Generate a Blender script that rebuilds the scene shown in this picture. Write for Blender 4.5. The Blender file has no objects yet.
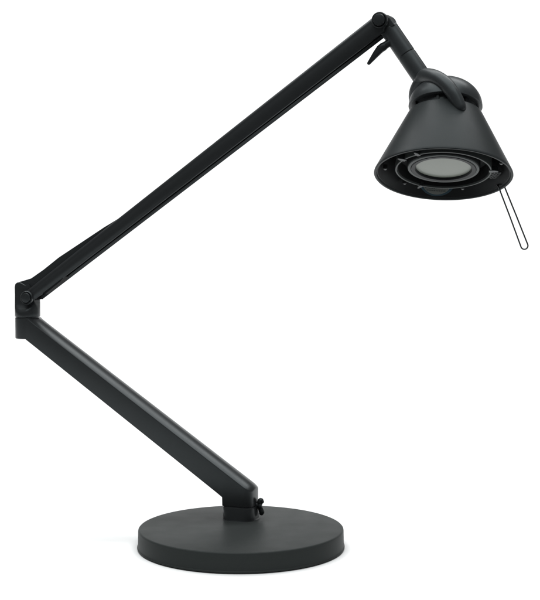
import bpy, bmesh, math
from mathutils import Vector, Matrix

scene = bpy.context.scene
COL = scene.collection
MM = 0.001
R = math.radians


# ------------------------------------------------------------------ materials
def new_mat(name):
    m = bpy.data.materials.new(name)
    m.use_nodes = True
    nt = m.node_tree
    return m, nt, nt.nodes['Principled BSDF']


def coated(name, col, rough, spec=0.5, grain=0.25, scale=1400, wear=0.06, coat=0.0):
    """satin powder coat / moulded plastic: fine grain bump, uneven sheen"""
    m, nt, b = new_mat(name)
    N, L = nt.nodes, nt.links
    tc = N.new('ShaderNodeTexCoord')
    fine = N.new('ShaderNodeTexNoise')
    fine.inputs['Scale'].default_value = scale
    fine.inputs['Detail'].default_value = 2
    L.new(tc.outputs['Object'], fine.inputs['Vector'])
    bump = N.new('ShaderNodeBump')
    bump.inputs['Strength'].default_value = grain
    bump.inputs['Distance'].default_value = 0.0001
    L.new(fine.outputs['Fac'], bump.inputs['Height'])
    L.new(bump.outputs['Normal'], b.inputs['Normal'])
    big = N.new('ShaderNodeTexNoise')
    big.inputs['Scale'].default_value = 38
    big.inputs['Detail'].default_value = 5
    L.new(tc.outputs['Object'], big.inputs['Vector'])
    mr = N.new('ShaderNodeMapRange')
    mr.inputs['To Min'].default_value = rough - wear
    mr.inputs['To Max'].default_value = rough + wear
    L.new(big.outputs['Fac'], mr.inputs['Value'])
    L.new(mr.outputs['Result'], b.inputs['Roughness'])
    mx = N.new('ShaderNodeMix')
    mx.data_type = 'RGBA'
    mx.inputs['A'].default_value = (*[c * 0.9 for c in col], 1)
    mx.inputs['B'].default_value = (*[c * 1.1 for c in col], 1)
    L.new(fine.outputs['Fac'], mx.inputs['Factor'])
    L.new(mx.outputs['Result'], b.inputs['Base Color'])
    b.inputs['Specular IOR Level'].default_value = spec
    b.inputs['Specular Tint'].default_value = (0.86, 0.97, 1.0, 1)  # cool light put into the highlight colour, lamps stay near white
    b.inputs['Coat Weight'].default_value = coat
    return m


M_ARM = coated('black_powder_coat', (0.0172, 0.0184, 0.0194), 0.30, 0.30)
M_BASE = coated('base_powder_coat', (0.0260, 0.0290, 0.0285), 0.46, 0.065)
M_SHADE = coated('shade_paint', (0.0190, 0.0215, 0.0222), 0.42, 0.10)
M_PLAST = coated('black_plastic', (0.0170, 0.0186, 0.0196), 0.34, 0.26)
M_NECK = coated('neck_plastic', (0.0270, 0.0295, 0.0310), 0.36, 0.24)
M_INNER = coated('inside_black', (0.0090, 0.0090, 0.0095), 0.42, 0.15)
M_LIP = coated('shaded_lip', (0.0080, 0.0085, 0.0090), 0.70, 0.08)  # underside shade of the arm lip put into a darker, duller colour
M_RING = coated('grey_ring', (0.028, 0.032, 0.031), 0.38, 0.20)
M_WIRE = coated('wire_black', (0.016, 0.017, 0.018), 0.28, 0.8)
M_SCREW = coated('screw_steel', (0.12, 0.12, 0.12), 0.35, 0.5)
M_LABEL = coated('label_paper', (0.105, 0.112, 0.105), 0.5, 0.4, grain=0.05)
M_LBLUE = coated('label_border', (0.016, 0.036, 0.050), 0.5, 0.4, grain=0.05)
M_LINK = coated('label_ink', (0.03, 0.032, 0.03), 0.5, 0.3, grain=0.05)


def glass_mat():
    m, nt, b = new_mat('frosted_glass')
    N, L = nt.nodes, nt.links
    tc = N.new('ShaderNodeTexCoord')
    n = N.new('ShaderNodeTexNoise')
    n.inputs['Scale'].default_value = 900
    L.new(tc.outputs['Object'], n.inputs['Vector'])
    bp = N.new('ShaderNodeBump')
    bp.inputs['Strength'].default_value = 0.15
    bp.inputs['Distance'].default_value = 0.0002
    L.new(n.outputs['Fac'], bp.inputs['Height'])
    L.new(bp.outputs['Normal'], b.inputs['Normal'])
    b.inputs['Base Color'].default_value = (0.150, 0.166, 0.143, 1)
    b.inputs['Roughness'].default_value = 0.35
    return m


M_GLASS = glass_mat()


def backdrop_mat():
    m, nt, b = new_mat('white_paper')
    N, L = nt.nodes, nt.links
    tc = N.new('ShaderNodeTexCoord')
    n = N.new('ShaderNodeTexNoise')
    n.inputs['Scale'].default_value = 60
    n.inputs['Detail'].default_value = 4
    L.new(tc.outputs['Object'], n.inputs['Vector'])
    mx = N.new('ShaderNodeMix')
    mx.data_type = 'RGBA'
    mx.inputs['A'].default_value = (0.86, 0.86, 0.86, 1)
    mx.inputs['B'].default_value = (0.90, 0.90, 0.90, 1)
    L.new(n.outputs['Fac'], mx.inputs['Factor'])
    L.new(mx.outputs['Result'], b.inputs['Base Color'])
    b.inputs['Roughness'].default_value = 0.8
    b.inputs['Specular IOR Level'].default_value = 0.1
    return m


M_WHITE = backdrop_mat()


# ------------------------------------------------------------------ helpers
UP = {'on': False}
UP_SIZE = 1.028                          # size of the arm assembly
UP_SHIFT = Vector((-0.9, 42.0, -13.2))   # where its post stands on the base (mm)


def link(name, bm, mats, parent=None, angle=35, bevel=None):
    """one bmesh (in mm, lamp coordinates) -> one mesh object"""
    bmesh.ops.recalc_face_normals(bm, faces=bm.faces[:])
    if UP['on']:
        for v in bm.verts:
            v.co = v.co * UP_SIZE + UP_SHIFT
    bmesh.ops.scale(bm, vec=(MM, MM, MM), verts=bm.verts[:])
    me = bpy.data.meshes.new(name)
    bm.to_mesh(me)
    bm.free()
    for m in (mats if isinstance(mats, (list, tuple)) else [mats]):
        me.materials.append(m)
    me.shade_smooth()
    me.set_sharp_from_angle(angle=R(angle))
    o = bpy.data.objects.new(name, me)
    COL.objects.link(o)
    if parent:
        o.parent = parent
    if bevel:
        md = o.modifiers.new('bevel', 'BEVEL')
        md.width = bevel * MM
        md.segments = 3
        md.limit_method = 'ANGLE'
        md.angle_limit = R(30)
        md.harden_normals = True
    return o


def rings(bm, rs, closed=True, cap=True, mat=0):
    """skin a list of vertex rings"""
    vs = [[bm.verts.new(p) for p in r] for r in rs]
    n = len(vs[0])
    fs = []
    for a, b in zip(vs, vs[1:]):
        for i in range(n if closed else n - 1):
            j = (i + 1) % n
            fs.append(bm.faces.new((a[i], a[j], b[j], b[i])))
    if cap:
        fs.append(bm.faces.new(vs[0][::-1]))
        fs.append(bm.faces.new(vs[-1]))
    for f in fs:
        f.material_index = mat
    return vs


def lathe(bm, prof, M=None, seg=96, closed=False, mat=0):
    """prof: (r, z) pairs round local z; closed joins last to first"""
    M = M or Matrix.Identity(4)
    vs = []
    for r, z in prof:
        if r < 1e-6:
            vs.append([bm.verts.new(M @ Vector((0, 0, z)))])
        else:
            vs.append([bm.verts.new(M @ Vector((r * math.cos(2 * math.pi * i / seg),
                                               r * math.sin(2 * math.pi * i / seg), z)))
                       for i in range(seg)])
    pairs = list(zip(vs, vs[1:]))
    if closed:
        pairs.append((vs[-1], vs[0]))
    for a, b in pairs:
        if len(a) == 1 and len(b) == 1:
            continue
        for i in range(seg):
            j = (i + 1) % seg
            if len(a) == 1:
                f = bm.faces.new((a[0], b[j], b[i]))
            elif len(b) == 1:
                f = bm.faces.new((a[i], a[j], b[0]))
            else:
                f = bm.faces.new((a[i], a[j], b[j], b[i]))
            f.material_index = mat


def frame(origin, z, x=None):
    z = Vector(z).normalized()
    x = Vector(x) if x is not None else Vector((1, 0, 0))
    x = (x - z * x.dot(z))
    if x.length < 1e-5:
        x = Vector((0, 1, 0))
        x = x - z * x.dot(z)
    x.normalize()
    y = z.cross(x)
    m = Matrix((x, y, z)).transposed().to_4x4()
    m.translation = Vector(origin)
    return m


def spline(pts, n):
    """Catmull-Rom through points (tuples of any length)"""
    out = []
    P = [pts[0]] + list(pts) + [pts[-1]]
    for i in range(1, len(P) - 2):
        for k in range(n):
            t = k / n
            out.append(tuple(0.5 * (2 * b + (c - a) * t + (2 * a - 5 * b + 4 * c - d) * t * t
                                    + (3 * b - a - 3 * c + d) * t ** 3)
                             for a, b, c, d in zip(P[i - 1], P[i], P[i + 1], P[i + 2])))
    out.append(tuple(pts[-1]))
    return out


def tube(bm, pts, seg=20, mat=0, round_ends=True):
    """pts: (x, y, z, radius)"""
    P = [Vector(p[:3]) for p in pts]
    rad = [p[3] for p in pts]
    n = len(P)
    tang = [(P[min(i + 1, n - 1)] - P[max(i - 1, 0)]).normalized() for i in range(n)]
    ref = Vector((0, 0, 1)) if abs(tang[0].z) < 0.9 else Vector((1, 0, 0))
    x = (ref - tang[0] * ref.dot(tang[0])).normalized()
    rs = []

    def ring(c, t, r):
        y = t.cross(x)
        return [c + (x * math.cos(2 * math.pi * k / seg) + y * math.sin(2 * math.pi * k / seg)) * r
                for k in range(seg)]
    for i in range(n):
        x = (x - tang[i] * x.dot(tang[i])).normalized()
        if i == 0 and round_ends:
            for k in (80, 60, 40, 20):
                rs.append(ring(P[0] - tang[0] * rad[0] * math.sin(R(k)), tang[0], rad[0] * math.cos(R(k))))
        rs.append(ring(P[i], tang[i], rad[i]))
        if i == n - 1 and round_ends:
            for k in (20, 40, 60, 80):
                rs.append(ring(P[i] + tang[i] * rad[i] * math.sin(R(k)), tang[i], rad[i] * math.cos(R(k))))
    rings(bm, rs, mat=mat)


def disc(bm, M, r, z0, z1, bev=0.8, seg=48, mat=0):
    """bevelled round button from z0 to z1 along M's z"""
    lathe(bm, [(0, z0), (r - bev, z0), (r - 0.3 * bev, z0 + 0.3 * bev), (r, z0 + bev), (r, z1 - bev),
               (r - 0.3 * bev, z1 - 0.3 * bev), (r - bev, z1), (0, z1)], M, seg, mat=mat)


def prism(bm, poly, F, z0, z1, mat=0):
    """flat outline poly (x, y) in frame F, from z0 to z1"""
    rings(bm, [[F @ Vector((x, y, z)) for x, y in poly] for z in (z0, z1)], mat=mat)


def arc(cx, cy, r, a0, a1, n):
    return [(cx + r * math.cos(R(a0 + (a1 - a0) * k / n)), cy + r * math.sin(R(a0 + (a1 - a0) * k / n)))
            for k in range(n + 1)]


def rrect(hw, z0, z1, rt, rb, n=5):
    """rounded rectangle outline (across, up), top radius rt, bottom rb"""
    rt = min(rt, hw * 0.98, (z1 - z0) * 0.49)
    rb = min(rb, hw * 0.98, (z1 - z0) * 0.49)
    return (arc(hw - rb, z0 + rb, rb, -90, 0, n) + arc(hw - rt, z1 - rt, rt, 0, 90, n)
            + arc(-hw + rt, z1 - rt, rt, 90, 180, n) + arc(-hw + rb, z0 + rb, rb, 180, 270, n))


# ------------------------------------------------------------------ the lamp
lamp = bpy.data.objects.new('desk_lamp', None)
COL.objects.link(lamp)
lamp['label'] = 'black swing-arm desk lamp with conical shade on a round weighted base'
lamp['category'] = 'desk lamp'

# --- base
bm = bmesh.new()
lathe(bm, [(0, 0.0), (113.6, 0.0), (113.8, 0.7), (114.9, 0.9), (115.5, 1.5), (115.5, 2.3), (115.1, 2.8), (114.7, 3.1),
           (114.6, 4.4), (114.3, 20.2), (114.1, 21.1), (113.6, 21.7), (112.9, 22.0), (111.8, 22.1),
           (60, 22.5), (24, 22.7), (0, 22.7)], seg=192)
base = link('base', bm, M_BASE, lamp, 40)

# --- collar on the base, holding the lower arm
UP['on'] = True
# --- lower arm: vertical sections along the arm's heading
aL = R(22)
dL = Vector((math.cos(aL), -math.sin(aL), 0))
nL = Vector((-math.sin(aL), -math.cos(aL), 0))          # towards the near side
FL = Matrix((dL, nL, Vector((0, 0, 1)))).transposed().to_4x4()


def ztop(s):
    return min(251.6, 251.0 - 0.6454 * (s + 263.3))


def zbot(s):
    return 226.5 if s < -268 else 226.5 - 0.663 * (s + 268)


def squarish(a, b, e, z, n=96):
    out = []
    for k in range(n):
        c, q = math.cos(2 * math.pi * k / n), math.sin(2 * math.pi * k / n)
        out.append(FL @ Vector((a * math.copysign(abs(c) ** (2 / e), c), b * math.copysign(abs(q) ** (2 / e), q), z)))
    return out


bm = bmesh.new()
rings(bm, [squarish(a, b, e, z) for a, b, e, z in (
    (19.9, 18.2, 2.6, 33.0), (19.8, 18.1, 2.6, 34.3), (19.2, 17.5, 2.8, 35.0), (18.7, 17.0, 3.0, 36.4),
    (18.0, 15.6, 5.0, 48.8), (17.7, 15.3, 5.0, 49.5), (17.0, 14.6, 5.0, 49.8), (16.6, 14.0, 5.0, 49.9),
    (16.6, 14.0, 4.0, 52))])
collar = link('post_collar', bm, M_ARM, base, 40)

bm = bmesh.new()
rs = []
HW = 14.8
st = [(-273.3 - 14.6 * math.sin(R(k)), HW * math.cos(R(k))) for k in (88, 75, 60, 45, 30, 15, 0)]
st += [(s, HW) for s in (-269.5, -268, -266, -264.5, -263, -261, -255, -200, -140, -80, -40, -24, -16.6)]
st = [(s, hw, zbot(s)) for s, hw in st]
st += [(-16.4, HW, 51.2), (-16.2, HW, 50.3)]
st += [(s, HW, 50.3) for s in (-12, -6, 0, 5)]
for k in range(1, 13):
    q = k / 12.0
    q = math.sin(q * math.pi / 2)
    st.append((5 + 12.6 * q, max(0.4, HW * (1 - q ** 3.6) ** (1 / 3.6)), 50.3))
for s, hw, zb in st:
    k = min(1.0, max(0.12, (s + 268) / 9.0))
    cr, lo = 4.2 * k * (hw / HW), ztop(s) - 1.6 * k
    rb = min(1.4 if s < -18 else 0.8, hw * 0.9)
    e = min(0.7, hw * 0.4)
    crown = [(hw - e + 0.15 * e, lo - 0.1 * e)] + [(q * (hw - e), lo + cr * (1 - q * q)) for q in
             (1, 0.97, 0.9, 0.75, 0.55, 0.3, 0, -0.3, -0.55, -0.75, -0.9, -0.97, -1)] + [(-hw + e - 0.15 * e, lo - 0.1 * e)]
    prof = (arc(hw - rb, zb + rb, rb, -90, 0, 4) + [(hw, lo - 1.8 * e), (hw, lo - 1.1 * e), (hw - 0.25 * e, lo - 0.5 * e)] + crown
            + [(-hw + 0.25 * e, lo - 0.5 * e), (-hw, lo - 1.1 * e), (-hw, lo - 1.8 * e)] + arc(-hw + rb, zb + rb, rb, 180, 270, 4))
    rs.append([FL @ Vector((s, y, z)) for y, z in prof])
rings(bm, rs)
lower = link('lower_arm', bm, M_ARM, lamp, 30)

# --- thumb screw at the side of the collar
TS = Matrix.Translation((18.0, -2.5, 49.0))
bm = bmesh.new()
disc(bm, frame((15.5, -2.5, 50.5), (1, 0, 0)), 3.0, 0, 6.5, 0.6, 24)
tube(bm, spline([(20.6, -3.2, 50.0, 2.6), (21.2, -3.5, 53.4, 3.4), (22.2, -4.0, 55.6, 3.3), (23.6, -4.5, 54.6, 2.2)], 5), 16)
tube(bm, spline([(20.8, -3.2, 50.0, 2.6), (21.8, -2.6, 46.5, 2.9), (23.0, -2.2, 42.8, 3.1), (22.8, -2.2, 41.2, 2.6)], 5), 16)
disc(bm, frame((19.4, -3.0, 50.0), (1, -0.12, 0)), 3.9, 0, 4.0, 0.9, 24)
link('thumb_screw', bm, M_PLAST, collar, 50)

# --- elbow: swivel barrel and lug
aU = R(20)
dU = Vector((math.cos(aU), -math.sin(aU), 0))
nU = Vector((-math.sin(aU), -math.cos(aU), 0))
E = Vector((-253.4, 102.4, 0))
FE = Matrix((dU, nU, Vector((0, 0, 1)))).transposed().to_4x4()
FE.translation = E                                       # (along, near, up)
FP = FE @ Matrix(((1, 0, 0, 0), (0, 0, 1, 0), (0, 1, 0, 0), (0, 0, 0, 1)))   # (along, up, near)

bm = bmesh.new()
rows = []
for z, r, c, xr in ((250, 13.4, 20, 20), (252.0, 13.4, 20, 20), (252.3, 14.5, 20, 20), (253.0, 14.8, 20, 20),
                    (257, 14.8, 14.8, 20), (259, 14.8, 13.9, 20), (262, 14.8, 11.4, 14.7), (265, 14.8, 8.8, 14.2),
                    (268.5, 14.8, 6.6, 13.2), (272, 14.8, 6.4, 12), (282, 14.6, 6.4, 10.0), (288, 14.0, 6.0, 7.0), (291, 12.4, 5.0, 5.0)):
    rows.append([FE @ Vector((min(r * math.cos(2 * math.pi * k / 80), xr), min(r * math.sin(2 * math.pi * k / 80), c), z)) for k in range(80)])
rings(bm, rows)
elbow = link('elbow_joint', bm, M_ARM, lamp, 40)
lug = [(-11, 263), (11, 263), (12, 270), (12.3, 276)] + arc(7.9, 276.2, 9.5, 10, 80, 6) + \
      [(-6, 292.8), (-10.5, 292.6), (-13.2, 291), (-14.2, 287), (-14.0, 280), (-13.4, 272)]
bm = bmesh.new()
prism(bm, lug, FP, -9.5, 6.0)
link('elbow_lug', bm, M_ARM, elbow, 40, 1.4)

# --- spring link running up along the back of the upper arm
bm = bmesh.new()
wed = [(-12.8, 280), (-13.9, 287.5), (-12.6, 291), (-9.6, 293), (-4, 294.4), (7.2, 297.6), (24, 308.2), (44, 322.6),
       (102.5, 357.6), (125, 370), (125, 362), (60, 312), (7.9, 276.2), (-6, 274)]
prism(bm, wed, FP, -10.5, 4.5)
link('spring_link', bm, M_PLAST, lamp, 40, 1.3)

# --- upper arm: tapered rectangular section between two hinges
A0 = Vector((7.9, 276.2))
A1 = Vector((429.9, 575.3))
LU = (A1 - A0).length
th = math.atan2(A1.y - A0.y, A1.x - A0.x)
FU = FP @ Matrix.Translation((A0.x, A0.y, 0)) @ Matrix.Rotation(th, 4, 'Z')      # (t, v, near)


def vbot(t):
    return -7.0 - 5.2 * t / LU


bm = bmesh.new()
W = 2.4


def channel(t, k):
    vb, vt, h = vbot(t) + k, 8.4 - k, 12 - k
    hi = h - W
    e = 1.1
    side = [(h + 0.35 - 1.25 * abs(q) ** 2.0, vb + e + (vt - 5 - vb - e) * (q + 1) / 2) for q in (-0.75, -0.5, -0.25, 0, 0.25, 0.5, 0.75)]
    return (arc(-h + e + 0.9, vb + e, e, 180, 270, 4) + arc(-hi - 0.4, vb + 0.4, 0.4, 270, 360, 3)
            + [(-hi + 2.6, vb + 2.9), (-hi + 0.9, vb + 3.8), (-hi, vt - 5.2), (-hi + 1.5, vt - W - 1.6), (hi - 1.5, vt - W - 1.6), (hi, vt - 5.2)]
            + arc(hi + 0.4, vb + 0.4, 0.4, 180, 270, 3) + arc(h - e - 0.9, vb + e, e, 270, 360, 4)
            + side + arc(h - 5.9, vt - 5, 5, 0, 90, 8) + arc(-h + 5.9, vt - 5, 5, 90, 180, 8)
            + [(-a, b) for a, b in side[::-1]])


rs = []
for t in (3.0, 3.5, 30, 130, 260, 390, LU - 20, LU - 3.5, LU - 3.0):
    k = 0
    rs.append([FU @ Vector((t, v, y)) for y, v in channel(t, k)])
rings(bm, rs)
upper = link('upper_arm', bm, M_ARM, lamp, 50)
# solid ends rounded about the hinge pins
for c, sgn, r in ((0, 1, 8.3), (LU, -1, 9.0)):
    bm = bmesh.new()
    rs = []
    tt = [-r * math.sin(R(k)) for k in (84, 75, 65, 55, 45, 35, 25, 15, 8)] + [-0.5, 1.5, 3.3]
    for t in tt:
        q = math.sqrt(max(r * r - t * t, 0.0)) if t < 0 else r
        top, bot = min(8.3, q), max(vbot(c) + 0.1, -q) if t < -2.5 else vbot(c) + 0.1 + (0.0 if t > 2 else 0.8)
        if sgn < 0 and t < 0:
            bot = max(bot, -q)
        rs.append([FU @ Vector((c + sgn * t, v, y)) for y, v in rrect(11.9, bot, top, 5.0, 4.6)])
    rings(bm, rs)
    link('arm_end', bm, M_ARM, upper, 40)
# hinge caps
for t, r, z0, z1 in ((-1.5, 5.8, 11.5, 16.8), (LU + 1.0, 6.3, 11.5, 17.6)):
    bm = bmesh.new()
    Mc = FU @ Matrix.Translation((t, 0, 0))
    disc(bm, Mc, r, z0, z1, 1.1)
    lathe(bm, [(r + 1.6, z0), (r + 2.2, z0 + 0.4), (r + 2.2, z0 + 2.5), (r + 1.5, z0 + 3.3), (r + 0.8, z0 + 3.0), (r + 0.45, z0 + 2.3),
               (r + 0.45, z0)], Mc, 48, closed=True)
    link('hinge_cap', bm, M_PLAST, upper, 40)
# small latch lip where the arm's underside meets the elbow
bm = bmesh.new()
prism(bm, [(17, -6.2), (20, -9.4), (44, -9.0), (52, -7.2), (52, -6.2)], FU, -2.0, 10.8)
link('arm_lip', bm, M_LIP, upper, 40, 0.9)

# --- neck
Rc = 10.0
HX, HZ = 432.6, 574.0
n0 = -4.0
p0 = FP @ Vector((HX, HZ, n0))
p1 = FP @ Vector((457.6, 541.8, n0))
ax = (FP @ Vector((472.5, 516.5, n0)) - p0).normalized()
bm = bmesh.new()
Mn = frame(p0, ax)
L1 = (p1 - p0).length
lathe(bm, [(0, 5.6), (8.6, 5.6), (9.6, 6.2), (Rc, 7.2), (Rc, 7.9), (Rc, 8.6), (Rc, L1 - 1.6), (Rc, L1 - 0.9), (Rc - 0.6, L1 - 0.3), (0, L1 - 0.3)], Mn, 48)
neck = link('neck', bm, M_NECK, lamp, 40)
bm = bmesh.new()
disc(bm, FP @ Matrix.Translation((A1.x, A1.y, 0)), 8.6, -12.6, 6.3, 0.7)
prism(bm, [(-8.4, -1), (8.4, -1), (8.4, 9), (-8.4, 9)], Matrix((FP.col[0], FP.col[1], FP.col[2], FP.col[3])).transposed()
      @ Matrix.Translation((HX, HZ, 0)) @ Matrix.Rotation(math.atan2(516.5 - HZ, 472.5 - HX) - math.pi / 2, 4, 'Z'), -11.0, 5.2)
link('neck_lug', bm, M_NECK, neck, 40, 0.8)
bm = bmesh.new()
lathe(bm, [(0, L1 - 1.5), (Rc - 0.75, L1 - 1.5), (Rc - 0.75, L1 + 0.1), (Rc - 0.1, L1 + 0.5), (Rc, L1 + 1.2), (Rc, L1 + 36), (0, L1 + 36)], Mn, 48)
link('swivel_sleeve', bm, M_NECK, neck, 40)
bm = bmesh.new()
disc(bm, FP @ Matrix.Translation((A1.x, A1.y, 0)), 9.6, -26.0, -12.2, 1.6)
link('hinge_knob', bm, M_NECK, neck, 40)
# clamping lever
bm = bmesh.new()
lv = [FP @ Vector(q) for q in ((441, 555.5, 0), (432, 549.4, 2), (428.6, 547.0, 2.4), (424, 541.6, 3), (416.5, 532.6, 3))]
tube(bm, [(*p, r) for p, r in zip(lv[:2], (4.0, 4.2))], 20)
tube(bm, [(*p, r) for p, r in zip(lv[1:], (4.7, 4.5, 3.6, 1.9))], 20)
link('tilt_lever', bm, M_PLAST, neck, 50)

# --- head: everything in the shade's own frame (z up its axis, origin at the shade's top)
T = Vector((215.0, -68.2, 477.5))
FS = frame(T, (0.066, math.sin(R(20.4)), math.cos(R(20.4)))) @ Matrix.Scale(0.99, 4)

# yoke: a knuckle with two prongs, one over the near side of the dome, one round the back
bm = bmesh.new()


def TP(x, y, z, r):
    return (T.x + x, T.y + y, T.z + z, r)


tube(bm, spline([TP(-25, 6, 35, 7.0), TP(-20.4, -1.0, 39.0, 8.2), TP(-11.5, -18.0, 35.5, 7.8), TP(-3.4, -30.0, 28, 7.5),
                 TP(2.3, -36.2, 19.5, 7.2), TP(7.0, -39.6, 10.5, 6.9), TP(9.8, -42.0, 4.0, 6.2)], 8), 24)
tube(bm, spline([TP(-22, 2, 37, 6.6), TP(-27, 9, 31, 6.8), TP(-29.5, 17, 23, 6.8), TP(-28, 27, 14, 6.6), TP(-22, 34, 10, 6.4), TP(-12, 40, 11, 5.6)], 8), 24)
yoke = link('yoke', bm, M_NECK, lamp, 60)
bm = bmesh.new()
disc(bm, frame(T + Vector((-20.4, -16.0, 29.0)), (-0.45, -0.60, 0.62)), 1.5, -3, 1.2, 0.5, 16)
link('set_screw', bm, M_SCREW, yoke, 40)

# dome over the shade
bm = bmesh.new()
prof = [(0, 7.0), (35, 7.0), (38.0, 7.2), (38.8, 7.9)]
prof += [(38.8 * math.cos(R(k)), 8.2 + 31.0 * math.sin(R(k))) for k in range(4, 90, 4)] + [(0, 39.2)]
lathe(bm, prof, FS, 96)
lathe(bm, [(0, -3), (32.5, -3), (32.5, 7.5), (0, 7.5)], FS, 64)
dome = link('dome_cap', bm, M_NECK, lamp, 50)
# ribs in the slot between dome and shade
for k in range(7):
    an = 2 * math.pi * (k + 0.86) / 7
    bm = bmesh.new()
    Fk = FS @ Matrix.Rotation(an, 4, 'Z')
    prism(bm, [(31.5, -1.2), (34.8, -1.2), (34.8, 1.2), (31.5, 1.2)], Fk, -0.8, 7.3)
    link('cooling_rib', bm, M_INNER, dome, 40)

# shade
bm = bmesh.new()
SH = 69.0
lathe(bm, [(31, -0.2), (37.4, 0.0), (38.3, -0.4), (38.9, -1.2), (70.9, -SH + 2.6), (71.7, -SH + 0.9), (71.9, -SH - 0.1),
           (71.3, -SH - 0.8), (70.2, -SH - 0.9), (69.3, -SH - 0.5), (69.0, -SH + 0.6), (37.2, -2.6), (31, -2.4)], FS, 160, closed=True)
shade = link('lamp_shade', bm, [M_SHADE], lamp, 32)
# inside: dark liner cone
bm = bmesh.new()
lathe(bm, [(31, -2.9), (36.8, -3.1), (68.5, -SH + 1.4), (67.9, -SH + 1.5), (36.2, -3.6), (31, -3.4)], FS, 128, closed=True)
link('shade_liner', bm, M_INNER, shade, 40)
# reflector housing: cup, outer ring, bezel, glass
bm = bmesh.new()
lathe(bm, [(33, -3), (46.5, -48), (48.6, -62.6), (49.4, -64.2), (50.3, -63.6), (50.2, -62.8)][0:0] +
      [(20, -40), (47.6, -46), (47.8, -63.8), (48.3, -64.6), (49.7, -64.6), (50.2, -63.8), (49.4, -44), (20, -37)],
      FS, 128, closed=True)
ring = link('reflector_ring', bm, M_RING, shade, 40)
bm = bmesh.new()
lathe(bm, [(20, -40.4), (47.3, -46.4), (47.9, -62.8), (47.4, -62.8), (46.2, -50), (38.6, -49), (37.6, -61), (36.4, -62.6), (36.0, -61.5), (36, -42), (20, -40.8)], FS, 128, closed=True)
link('reflector_cup', bm, M_INNER, ring, 40)
bm = bmesh.new()
lathe(bm, [(31.2, -60.6), (33.0, -61.6), (34.2, -62.8), (36.8, -62.6), (37.4, -61.6), (36.6, -56), (31.2, -57)], FS, 128, closed=True)
link('bezel', bm, M_RING, ring, 30)
bm = bmesh.new()
lathe(bm, [(28.6, -60.3), (28.9, -62.0), (29.6, -63.0), (33.4, -63.2), (34.0, -62), (33, -59)], FS, 128, closed=True)
link('retaining_lip', bm, M_INNER, ring, 40)
bm = bmesh.new()
lathe(bm, [(0, -60.9), (20, -60.7), (30.2, -60.2), (30.2, -58), (0, -58)], FS, 96)
link('glass_lens', bm, M_GLASS, ring, 40)


def az(px, r, z):
    return FS @ Matrix.Rotation(R(px), 4, 'Z') @ Matrix.Translation((r, 0, z))


# clips that bridge the ring and the shade
for a_, w_ in ((-152, 5.0), (-9, 5.5), (112, 4.0), (232, 4.0)):
    bm = bmesh.new()
    F = az(a_, 0, 0)
    prism(bm, [(46.8, -w_ / 2), (52.5, -w_ / 2), (56.5, -w_ / 5), (56.5, w_ / 5), (52.5, w_ / 2), (46.8, w_ / 2)], F, -65.2, -60)
    link('ring_clip', bm, M_PLAST, ring, 40, 0.4)
# bosses with screws on the shade's inner wall
for a_, r_ in ((172, 60.5), (128, 58.5), (62, 57.5), (-125, 60.5), (-24, 61.5)):
    bm = bmesh.new()
    F = az(a_, r_, 0)
    zs = -(3.6 + (r_ + 2.2 - 36.2) / 32.2 * 66.7)
    lathe(bm, [(0, zs), (2.4, zs), (2.4, -62.4), (2.0, -63), (0, -63)], F, 24)
    boss = link('screw_boss', bm, M_INNER, shade, 40)
    bm = bmesh.new()
    lathe(bm, [(0, -62.8), (1.3, -62.8), (1.3, -63.5), (0.8, -63.9), (0, -63.9)], F, 20)
    link('screw', bm, M_SCREW, boss, 40)
# perforated vent strip by the handle
bm = bmesh.new()
prism(bm, [(50, -10), (60.5, -9), (60.5, 9), (50, 10)], az(11, 0, 0), -61.4, -60.2)
vent = link('vent_plate', bm, M_INNER, shade, 40, 0.3)
for i in range(3):
    for j in range(4):
        bm = bmesh.new()
        lathe(bm, [(0.5, -61.2), (0.5, -61.9), (1.0, -61.9), (1.0, -61.2)],
              az(11 + (j - 1.5) * 4.6 + (i % 2) * 1.6, 53.0 + 2.7 * i, 0), 14, closed=True)
        link('vent_hole', bm, M_RING, vent, 40)

# warning label on the far inner wall
def wall(an, z, off):
    r = 36.1 + (68.1 - 36.1) * (-3.4 - z) / (SH - 4.6) - off
    p = Vector((r * math.cos(an), r * math.sin(an), z))
    return FS @ p


def patch(bm, hw, zlo, zhi, off, mat, cx=0.0):
    nu, nv = 28, 6
    grid = {}
    for lay in (0, 1):
        for i in range(nu + 1):
            u = -1 + 2 * i / nu
            lo = zlo + (zhi - zlo) * (1 - math.sqrt(max(0, 1 - (0.995 * u) ** 2)))
            for j in range(nv + 1):
                z = lo + (zhi - lo) * j / nv
                grid[lay, i, j] = bm.verts.new(wall(math.pi / 2 + cx - u * hw, z, off if lay else 0.1))
    q = []
    for i in range(nu):
        for j in range(nv):
            q.append(bm.faces.new([grid[1, a, b] for a, b in ((i, j), (i + 1, j), (i + 1, j + 1), (i, j + 1))]))
            q.append(bm.faces.new([grid[0, a, b] for a, b in ((i, j), (i, j + 1), (i + 1, j + 1), (i + 1, j))]))
    border = [(i, 0) for i in range(nu + 1)] + [(nu, j) for j in range(1, nv + 1)] + \
             [(i, nv) for i in range(nu - 1, -1, -1)] + [(0, j) for j in range(nv - 1, 0, -1)]
    for a, b in zip(border, border[1:] + border[:1]):
        q.append(bm.faces.new((grid[0, *a], grid[0, *b], grid[1, *b], grid[1, *a])))
    for f in q:
        f.material_index = mat


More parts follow.
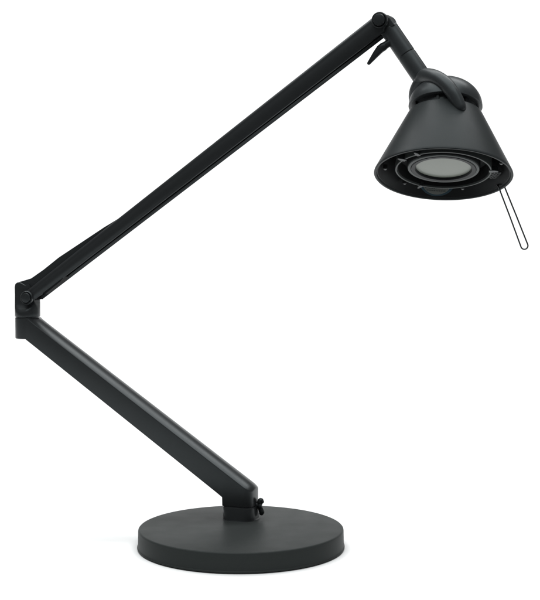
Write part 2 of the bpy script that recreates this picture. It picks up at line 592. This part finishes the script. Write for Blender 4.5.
bm = bmesh.new()
patch(bm, 0.335, -66.6, -50, 0.5, 1)
patch(bm, 0.285, -65.2, -50, 0.8, 0)
import random
rnd = random.Random(4)
for z, w in ((-60.0, 0.20), (-62.2, 0.165)):
    x = -w
    while x < w:
        d = rnd.uniform(0.012, 0.035)
        x1 = min(x + d, w)
        vs = [bm.verts.new(wall(math.pi / 2 - u, zz, 1.0)) for u, zz in ((x, z), (x1, z), (x1, z + 0.8), (x, z + 0.8))]
        f = bm.faces.new(vs)
        f.material_index = 2
        x = x1 + 0.008
link('warning_label', bm, [M_LABEL, M_LBLUE, M_LINK], shade, 40)

# wire handle
bm = bmesh.new()
WY = -85.0
RW = 0.82
WY = -72.0
cx, cz, rr = 298.6, 340.3, 3.72
w = spline([(270.6, WY + 20, 404.0, RW), (270.5, WY + 4, 403.6, RW), (270.9, WY + 0.6, 402.0, RW), (272.0, WY, 398.9, RW)], 5)
w += [(283.4, WY, 369.9, RW)]
w += [(cx + rr * math.cos(R(k)), WY, cz + rr * math.sin(R(k)), RW) for k in range(200, 381, 12)]
w += [(289.7, WY, 371.8, RW)]
w += spline([(277.6, WY, 400.6, RW), (276.5, WY + 0.6, 403.6, RW), (276.1, WY + 4, 405.2, RW), (276.2, WY + 20, 405.6, RW)], 5)
tube(bm, w, 12)
link('wire_handle', bm, M_WIRE, shade, 60)

UP['on'] = False
# ------------------------------------------------------------------ setting: white sweep
bm = bmesh.new()
sec = [(-480, 0), (1500, 0)]
sec += [(1500 + 500 * math.sin(R(k)), 500 - 500 * math.cos(R(k))) for k in range(6, 91, 6)] + [(2000, 1050)]
rings(bm, [[(x, y, z) for y, z in sec] for x in (-3200, 3200)], closed=False, cap=False)
bd = link('backdrop', bm, M_WHITE, None, 60)
bd['kind'] = 'structure'


# ------------------------------------------------------------------ studio softbox and added backdrop fill
def area(name, loc, target, sx, sy, power, col=(1, 1, 1)):
    l = bpy.data.lights.new(name, 'AREA')
    l.shape = 'RECTANGLE'
    l.size, l.size_y = sx, sy
    l.energy = power
    l.color = col
    o = bpy.data.objects.new(name, l)
    COL.objects.link(o)
    o.location = loc
    o.rotation_euler = (Vector(target) - Vector(loc)).to_track_quat('-Z', 'Y').to_euler()
    return o


area('overhead_softbox', (0.0, -0.50, 1.95), (0.0, -0.30, 0.0), 2.3, 1.8, 46.5, (0.97, 1.0, 1.0))
area('backdrop_fill', (0.0, 1.05, 2.3), (0.0, 1.9, 0.2), 3.4, 1.1, 66)  # added lamp, lifts the sweep and rear floor to white

wd = bpy.data.worlds.new('World')
scene.world = wd
wd.use_nodes = True
wd.node_tree.nodes['Background'].inputs['Color'].default_value = (1, 1, 1, 1)
wd.node_tree.nodes['Background'].inputs['Strength'].default_value = 0.15

# ------------------------------------------------------------------ camera
cam = bpy.data.cameras.new('camera')
co = bpy.data.objects.new('camera', cam)
COL.objects.link(co)
co.location = (0.0323, -1.5, 0.3764)
co.rotation_euler = (R(90 - 3.83), 0, 0)
cam.sensor_fit = 'VERTICAL'
cam.sensor_height = 24
cam.lens = 24 * 1364 / 600
cam.clip_end = 50
scene.camera = co

scene.view_settings.view_transform = 'Standard'
scene.view_settings.look = 'None'
scene.view_settings.exposure = 0
scene.view_settings.gamma = 1
